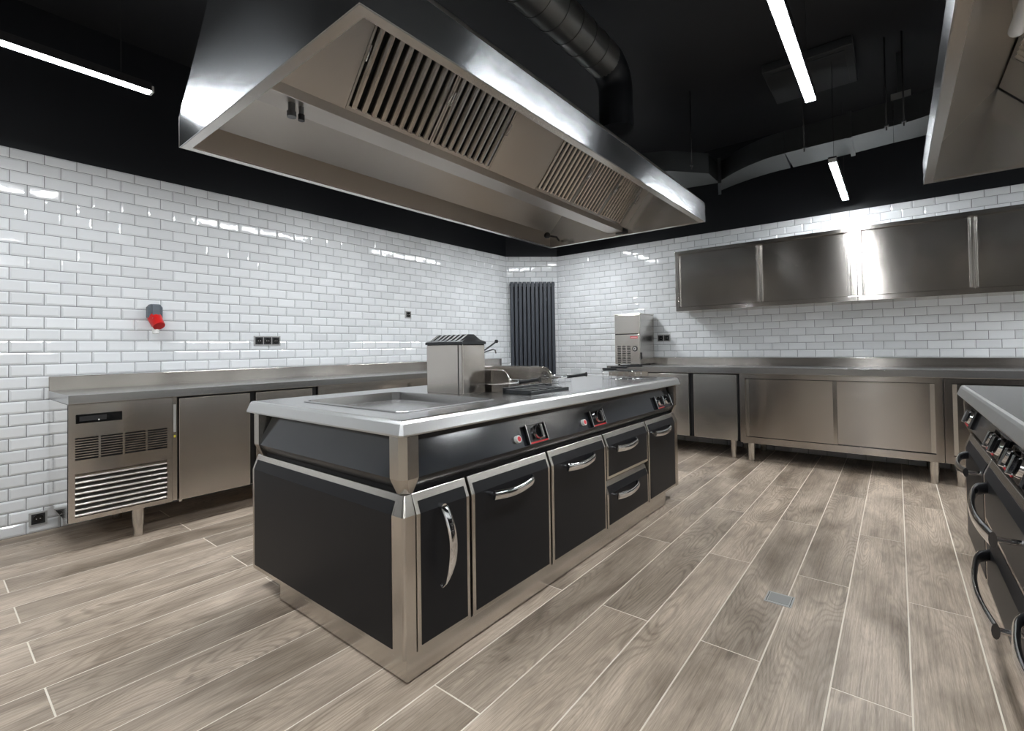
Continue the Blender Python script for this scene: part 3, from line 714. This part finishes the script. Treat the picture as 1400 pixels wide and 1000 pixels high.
# compressor panel: frame strips round the openings, so slots are real gaps
px0, px1, pz0, pz1 = x0, 1.030, 0.177, 0.846
cpn = MB()
def strip(a, b, c_, d_): cpn.box(a, b, FY, FY + 0.028, c_, d_)
strip(px0, 0.562, pz0, pz1); strip(1.003, px1, pz0, pz1)
strip(0.562, 1.003, pz0, 0.203); strip(0.562, 1.003, 0.450, 0.528); strip(0.562, 1.003, 0.662, pz1)
gx = [(0.562, 0.664), (0.675, 0.777), (0.788, 0.890), (0.900, 1.003)]
for (a, b), (c_, d_) in zip(gx[:-1], gx[1:]): strip(b, c_, 0.528, 0.662)
cpo = cpn.build('compressor_panel', 'steel_panel', rc)
for (a, b) in gx:
    for i in range(9):
        z = 0.534 + i * 0.0146
        MB().box(a, b, FY + 0.001, FY + 0.006, z + 0.0045, z + 0.0105).build('vent_bar', 'steel_panel', cpo)
for i in range(8):
    z = 0.206 + i * 0.0308
    MB().prism([(FY + 0.001, z + 0.002), (FY + 0.001, z + 0.007), (FY + 0.018, z + 0.024), (FY + 0.024, z + 0.024)], 'x', 0.5625, 1.0025).build('louvre', 'steel_hood', cpo)
dp = MB().box(0.564, 0.774, FY - 0.004, FY - 0.0002, 0.737, 0.789).build('display', 'black_gloss', cpo, bevel=0.001)
MB().box(0.58, 0.70, FY - 0.0055, FY - 0.004, 0.75, 0.778).build('display_window', 'black_plastic', dp)
MB().cyl((0.665, FY - 0.0056, 0.752), (0.665, FY - 0.0066, 0.752), 0.004, n=8).build('power_mark', 'plug_white', dp)
MB().box(1.036, 1.062, FY + 0.018, FY + 0.03, 0.178, 0.846).build('hinge_strip', 'steel_satin', rc)
MB().box(1.042, 1.056, FY + 0.0165, FY + 0.0179, 0.62, 0.80).box(1.044, 1.054, FY + 0.0163, FY + 0.0179, 0.585, 0.60, 1).build('rating_sticker', ['socket_frame', 'sticker_yellow'], rc)
for a, b in ((1.068, 1.507), (1.548, 1.981)):
    dr = MB().box(a, b, FY - 0.002, FY + 0.028, 0.178, 0.838).build('door', 'steel_panel', rc, bevel=0.003)
    MB().cyl((a + 0.01, FY + 0.01, 0.166), (a + 0.01, FY + 0.01, 0.178), 0.010, n=10).build('hinge', 'steel_satin', dr)
    MB().box(b + 0.001, b + 0.004, FY, FY + 0.028, 0.18, 0.836).build('gasket', 'black_plastic', dr)
for lx in (0.865, 1.85):
    for ly in (3.71, 4.22): leg(rc, lx, ly, 0.176, 0.028)
sl = thing('sliding_door_cabinet', 'low steel sliding-door cabinet behind the cooking island along the left wall', 'cabinet', (0, 0, 0))
MB().box(2.034, 5.09, FY + 0.06, YL - 0.03, 0.18, 0.848).build('body', 'steel_satin', sl)
fr_ = MB().box(2.034, 5.09, FY + 0.004, FY + 0.0595, 0.815, 0.848).box(2.034, 5.09, FY + 0.004, FY + 0.0595, 0.18, 0.23)
for xx in (2.034, 2.99, 4.02, 5.05): fr_.box(xx, xx + 0.04, FY + 0.004, FY + 0.0595, 0.23, 0.815)
fr_.build('front_frame', 'steel_satin', sl)
for i, (a, b) in enumerate(((2.07, 2.56), (2.52, 2.99), (3.03, 3.54), (3.50, 4.02), (4.06, 4.58), (4.54, 5.05))):
    yy = FY + 0.014 + 0.02 * (i % 2)
    dr = MB().box(a, b, yy, yy + 0.016, 0.232, 0.812).build('sliding_door', 'steel_panel', sl)
    MB().box(a, a + 0.02, yy - 0.008, yy, 0.24, 0.805).build('grip_edge', 'steel_satin', dr)
for lx in (2.10, 3.5, 5.03):
    for ly in (3.72, 4.22): leg(sl, lx, ly, 0.181, 0.028)
wt = thing('steel_worktop', 'long steel worktop with upstand along the left wall', 'worktop', (0, 0, 0))
MB().box(0.531, 5.09, 3.645, YL - 0.032, 0.8495, 0.901).build('top', 'steel_top', wt, bevel=0.003)
MB().box(0.531, 5.09, YL - 0.0315, YL - 0.0085, 0.8495, 0.993).build('upstand', 'steel_panel', wt, bevel=0.003)

# ------------------------------------------------------------------ back run
BX = 5.085
fc = thing('fridge_counter', 'steel two-door fridge counter below the ice machine at the back wall', 'fridge', (0, 0, 0))
MB().box(BX + 0.03, XB - 0.03, 1.225, 2.64, 0.18, 0.847).build('body', 'black_plastic', fc)
MB().box(BX + 0.006, BX + 0.0295, 2.16, 2.64, 0.18, 0.847).build('compressor_panel', 'steel_panel', fc)
for a, b in ((1.712, 2.155), (1.240, 1.664)):
    dr = MB().box(BX, BX + 0.029, a, b, 0.185, 0.838).build('door', 'steel_door_wavy', fc, bevel=0.003)
    MB().box(BX + 0.004, BX + 0.0285, a - 0.006, a - 0.001, 0.19, 0.835).build('gasket', 'black_plastic', dr)
for lx in (BX + 0.09, XB - 0.1):
    for ly in (1.300, 2.56): leg(fc, lx, ly, 0.179, 0.028)
def base_cabinet(label, y0, y1, mids, seen=True, drawer=False):
    t = thing('base_cabinet', label, 'cabinet', (0, 0, 0), 0, 'steel base cabinets on the back wall')
    zt_ = 0.848
    MB().box(BX + 0.055, XB - 0.03, y0 + 0.001, y1 - 0.001, 0.18, zt_).build('body', 'black_plastic', t)
    f = MB().box(BX, BX + 0.0545, y0 + 0.001, y1 - 0.001, 0.805, zt_).box(BX, BX + 0.0545, y0 + 0.001, y1 - 0.001, 0.176, 0.235)
    f.box(BX, BX + 0.0545, y0 + 0.001, y0 + 0.05, 0.235, 0.805).box(BX, BX + 0.0545, y1 - 0.05, y1 - 0.001, 0.235, 0.805)
    f.build('front_frame', 'steel_panel_dim', t)
    for i, (a, b) in enumerate(mids):
        xx = BX + 0.014 + 0.018 * (i % 2)
        dr = MB().box(xx, xx + 0.014, a, b, 0.240, 0.799).build('sliding_door', 'steel_panel_dim', t)
        for e_ in (a, b - 0.03): MB().prism([(xx - 0.006, e_), (xx - 0.001, e_ + 0.03), (xx, e_ + 0.03), (xx, e_)], 'z', 0.24, 0.80).build('grip_edge', 'steel_satin', dr)
    for lx in (BX + 0.035, XB - 0.1):
        for ly in (y0 + 0.065, y1 - 0.09): leg(t, lx, ly, 0.177, 0.030)
    return t
base_cabinet('wide steel base cabinet with two sliding doors in the middle of the back wall', -0.282, 1.215, ((0.42, 1.166), (-0.233, 0.45)))
base_cabinet('steel base cabinet partly hidden behind the right cooking range', -1.75, -0.284, ((-1.03, -0.333), (-1.70, -0.98)))
bw = thing('steel_worktop', 'long steel worktop with upstand along the back wall', 'worktop', (0, 0, 0))
MB().box(BX - 0.012, XB - 0.032, -1.76, 2.655, 0.8495, 0.912).build('top', 'steel_top', bw, bevel=0.003)
MB().box(XB - 0.0315, XB - 0.0085, -1.76, 2.655, 0.8495, 0.993).build('upstand', 'steel_panel_dim', bw, bevel=0.003)

# wall cabinets
def wall_cabinet(label, y1, y0, split):
    t = thing('wall_cabinet', label, 'cabinet', (0, 0, 0), 0, 'steel wall cabinets')
    X = 5.355; za, zb = 1.520, 2.194
    MB().box(X + 0.05, XB - 0.0085, y0 + 0.001, y1 - 0.001, za, zb).build('body', 'steel_satin', t)
    f = MB().box(X, X + 0.0495, y0 + 0.001, y1 - 0.001, zb - 0.036, zb).box(X, X + 0.0495, y0 + 0.001, y1 - 0.001, za, za + 0.045)
    f.box(X, X + 0.0495, y0 + 0.001, y0 + 0.045, za + 0.045, zb - 0.036).box(X, X + 0.0495, y1 - 0.034, y1 - 0.001, za + 0.045, zb - 0.036)
    f.build('front_frame', 'steel_panel', t, bevel=0.0015)
    for i, (a, b) in enumerate(((split - 0.002, y1 - 0.040), (y0 + 0.051, split + 0.002))):
        xx = X + 0.020 + 0.002 * i
        if i == 0: a = split + 0.012
        else: b = split - 0.012
        dr = MB().box(xx, xx + 0.014, a, b, za + 0.051, zb - 0.043).build('sliding_door', 'steel_panel', t)
        for e_ in ((a, a + 0.014), (b - 0.014, b)): MB().box(xx - 0.012, xx, e_[0], e_[1], za + 0.056, zb - 0.048).build('grip_edge', 'steel_satin', dr, bevel=0.002)
    return t
wall_cabinet('steel wall cabinet with sliding doors nearest to the ice machine', 1.926, 0.2625, 1.068)
wall_cabinet('steel wall cabinet cut by the right edge of the photo', 0.2615, -1.40, -0.505)

# ------------------------------------------------------------------ ice machine
im = thing('ice_machine', 'steel countertop ice machine with red badge on the back worktop', 'ice machine', (5.29, 2.335, 0.912))
W_, Dp, Hh = 0.325, 0.425, 0.615
MB().box(0.012, Dp, 0, W_, 0.012, Hh - 0.012).build('case', 'steel_door_wavy', im, bevel=0.006)
MB().box(0.006, Dp + 0.002, -0.002, W_ + 0.002, Hh - 0.0115, Hh).build('lid', 'steel_satin', im, bevel=0.004)
MB().box(0.0, 0.0115, 0.006, W_ - 0.006, 0.375, Hh - 0.016).build('flap_door', 'steel_panel', im, bevel=0.003)
fp = MB().box(0.0, 0.0115, 0.006, W_ - 0.006, 0.014, 0.366).build('front_panel', 'steel_panel', im, bevel=0.002)
MB().box(0.002, 0.0118, 0.010, W_ - 0.010, 0.3665, 0.3745).build('shadow_gap', 'black_void', im)
MB().box(-0.002, 0.0, 0.028, 0.118, 0.318, 0.342).build('badge', 'label_red', fp)
MB().box(-0.0026, -0.002, 0.036, 0.110, 0.327, 0.333).build('badge_print', 'plug_white', fp)
MB().cyl((0.002, 0.062, 0.196), (-0.008, 0.062, 0.196), 0.034, 0.032, 22).build('dial', 'black_plastic', fp)
MB().cyl((-0.008, 0.062, 0.196), (-0.010, 0.062, 0.196), 0.020, 0.020, 18).cyl((-0.009, 0.062, 0.196), (-0.013, 0.062, 0.196), 0.008, 0.008, 12, 1).build('dial_ring', ['socket_frame', 'black_plastic'], fp)
for cidx in range(3):
    for r_ in range(10):
        yy = 0.118 + cidx * 0.062; zz = 0.03 + r_ * 0.021
        MB().box(-0.0008, 0.002, yy, yy + 0.044, zz, zz + 0.011).build('vent_slot', 'black_plastic', fp)
MB().box(0.012, 0.05, -0.005, 0.0, 0.07, 0.15).build('switch', 'black_plastic', im, bevel=0.002)
for a in (0.04, Dp - 0.04):
    for b in (0.04, W_ - 0.04): MB().cyl((a, b, 0), (a, b, 0.013), 0.015, n=10).build('foot', 'black_plastic', im)

# ------------------------------------------------------------------ radiator across the corner
ang = math.atan2(-d.y, -d.x)
rad = thing('radiator', 'tall dark grey column radiator on the short tiled corner wall', 'radiator', tuple(Vector((XB, YC, 0)) + nrm * 0.008), ang)
# local: x from the back wall towards the left wall, +y ... into the room is local +-y
ly = -1 if (Matrix.Rotation(ang, 3, 'Z') @ Vector((0, -1, 0))).dot(nrm) > 0 else 1
n_ = 11; pitch = 0.645 / n_
for i in range(n_):
    xa = 0.045 + i * pitch
    r_ = pitch * 0.40
    pts = [(xa + pitch / 2 + r_ * math.cos(2*PI*k/12) * 1.05, ly * 0.062 + r_ * math.sin(2*PI*k/12) * 1.0) for k in range(12)]
    MB().box(xa + pitch * 0.13, xa + pitch * 0.87, ly * 0.046, ly * 0.072, 0.30, 2.072).build('column', 'radiator_grey', rad, bevel=0.003, seg=1)
MB().box(0.050, 0.685, ly * 0.018, ly * 0.0215, 0.36, 2.015).build('gap_shade_sheet', 'black_void', rad)  # black sheet added to paint the shade between the columns
for zz in (0.33, 2.02): MB().box(0.045, 0.69, ly * 0.022, ly * 0.044, zz, zz + 0.035).build('header', 'radiator_grey', rad)
for xa in (0.16, 0.56):
    for zz in (0.6, 1.8): MB().box(xa, xa + 0.03, 0.0, ly * 0.045, zz, zz + 0.04).build('bracket', 'radiator_grey', rad)
MB().cyl((0.10, ly * 0.05, 0.0), (0.10, ly * 0.05, 0.305), 0.011, n=10).build('pipe', 'radiator_grey', rad)

# ------------------------------------------------------------------ sockets
def socket(name, label, mods, org, along, nrm_, s=0.071, cat='socket'):
    """framed row of black socket inserts; org = lower start corner on the tile face"""
    t = thing(name, label, cat, org)
    a = Vector(along); n = Vector(nrm_); u = Vector((0, 0, 1))
    def bx_(mb, s0, s1, z0, z1, n0, n1, mi=0):
        c_ = [a * s_ + u * z_ + n * q for q in (n0, n1) for z_ in (z0, z1) for s_ in (s0, s1)]
        mb.add(c_, [(0,1,3,2),(4,6,7,5),(0,4,5,1),(2,3,7,6),(0,2,6,4),(1,5,7,3)], mi=mi); return mb
    Wt = mods * s + 0.014
    bx_(MB(), 0, Wt, 0, s + 0.014, -0.001, 0.008).build('frame', 'socket_frame', t, bevel=0.0015)
    for k in range(mods):
        s0 = 0.011 + k * s
        ins = bx_(MB(), s0, s0 + s - 0.008, 0.011, s + 0.003, 0.0082, 0.0105).build('insert', 'black_plastic', t)
        c_ = a * (s0 + s / 2 - 0.004) + u * (s / 2 + 0.007)
        MB().cyl(tuple(c_ + n * 0.0106), tuple(c_ + n * 0.0125), 0.024, 0.022, 18).build('socket_ring', 'black_gloss', ins)
        q = MB()
        for e_ in (-0.009, 0.009): q.cyl(tuple(c_ + a * e_ + n * 0.0126), tuple(c_ + a * e_ + n * 0.0132), 0.003, n=8)
        q.build('pin_hole', 'socket_frame', ins)
    return t
yT = YL - 0.0071
socket('triple_socket', 'row of three black sockets in a grey frame on the left wall', 3, (1.808, yT, 1.188), (1, 0, 0), (0, -1, 0))
socket('wall_socket', 'single black socket high on the left wall left of the radiator', 1, (3.436, yT, 1.490), (1, 0, 0), (0, -1, 0))
socket('wall_socket', 'single black socket low on the left wall beside the refrigerated counter', 1, (0.442, yT, 0.045), (1, 0, 0), (0, -1, 0), 0.072)
socket('double_socket', 'black sockets on the back wall beside the ice machine', 2, (XB - 0.0071, 2.142, 1.188), (0, 1, 0), (-1, 0, 0), 0.074)

# red industrial socket
cee = thing('industrial_socket', 'grey and red industrial power socket on the left wall', 'socket', (1.095, yT, 1.40))
MB().prism([(-0.045, -0.005), (0.045, -0.005), (0.045, 0.075), (0.028, 0.098), (-0.028, 0.098), (-0.045, 0.075)], 'y', -0.06, 0.0).build('housing', 'plug_grey', cee, bevel=0.006)
MB().prism([(-0.02, 0.0), (0.02, 0.0), (0.024, 0.09), (-0.024, 0.09)], 'y', -0.075, -0.058).build('lid_rib', 'plug_grey', cee, bevel=0.003)
MB().cyl((0, -0.035, 0.0), (0.004, -0.085, -0.050), 0.045, 0.040, 20).build('red_body', 'plug_red', cee)
cl = MB().cyl((0.006, -0.084, -0.046), (0.010, -0.102, -0.066), 0.040, 0.038, 20).build('red_cap', 'plug_red', cee)
MB().cyl((-0.02, -0.082, -0.006), (-0.02, -0.09, -0.012), 0.006, n=8).cyl((0.02, -0.082, -0.006), (0.02, -0.09, -0.012), 0.006, n=8).build('screw', 'chrome', cee)
MB().cyl((0.0, -0.055, -0.065), (0.0, -0.062, -0.120), 0.024, 0.020, 14).build('cable_sleeve', 'plug_white', cee)

# bracket below the counter end, drain, small fittings
fd = thing('floor_drain', 'small square steel drain set in the plank floor in the aisle', 'drain', (2.402, 0.4285, 0.0))
MB().box(-0.053, 0.053, -0.053, 0.053, 0.0002, 0.003).build('cover_plate', 'socket_frame', fd, bevel=0.001)
MB().box(-0.040, 0.040, -0.040, 0.040, 0.0031, 0.0045).build('grate', 'drain_steel', fd)
for e_ in (-0.047, 0.0445): MB().box(-0.047, 0.047, e_, e_ + 0.0025, 0.003, 0.0034).build('gap', 'black_plastic', fd)
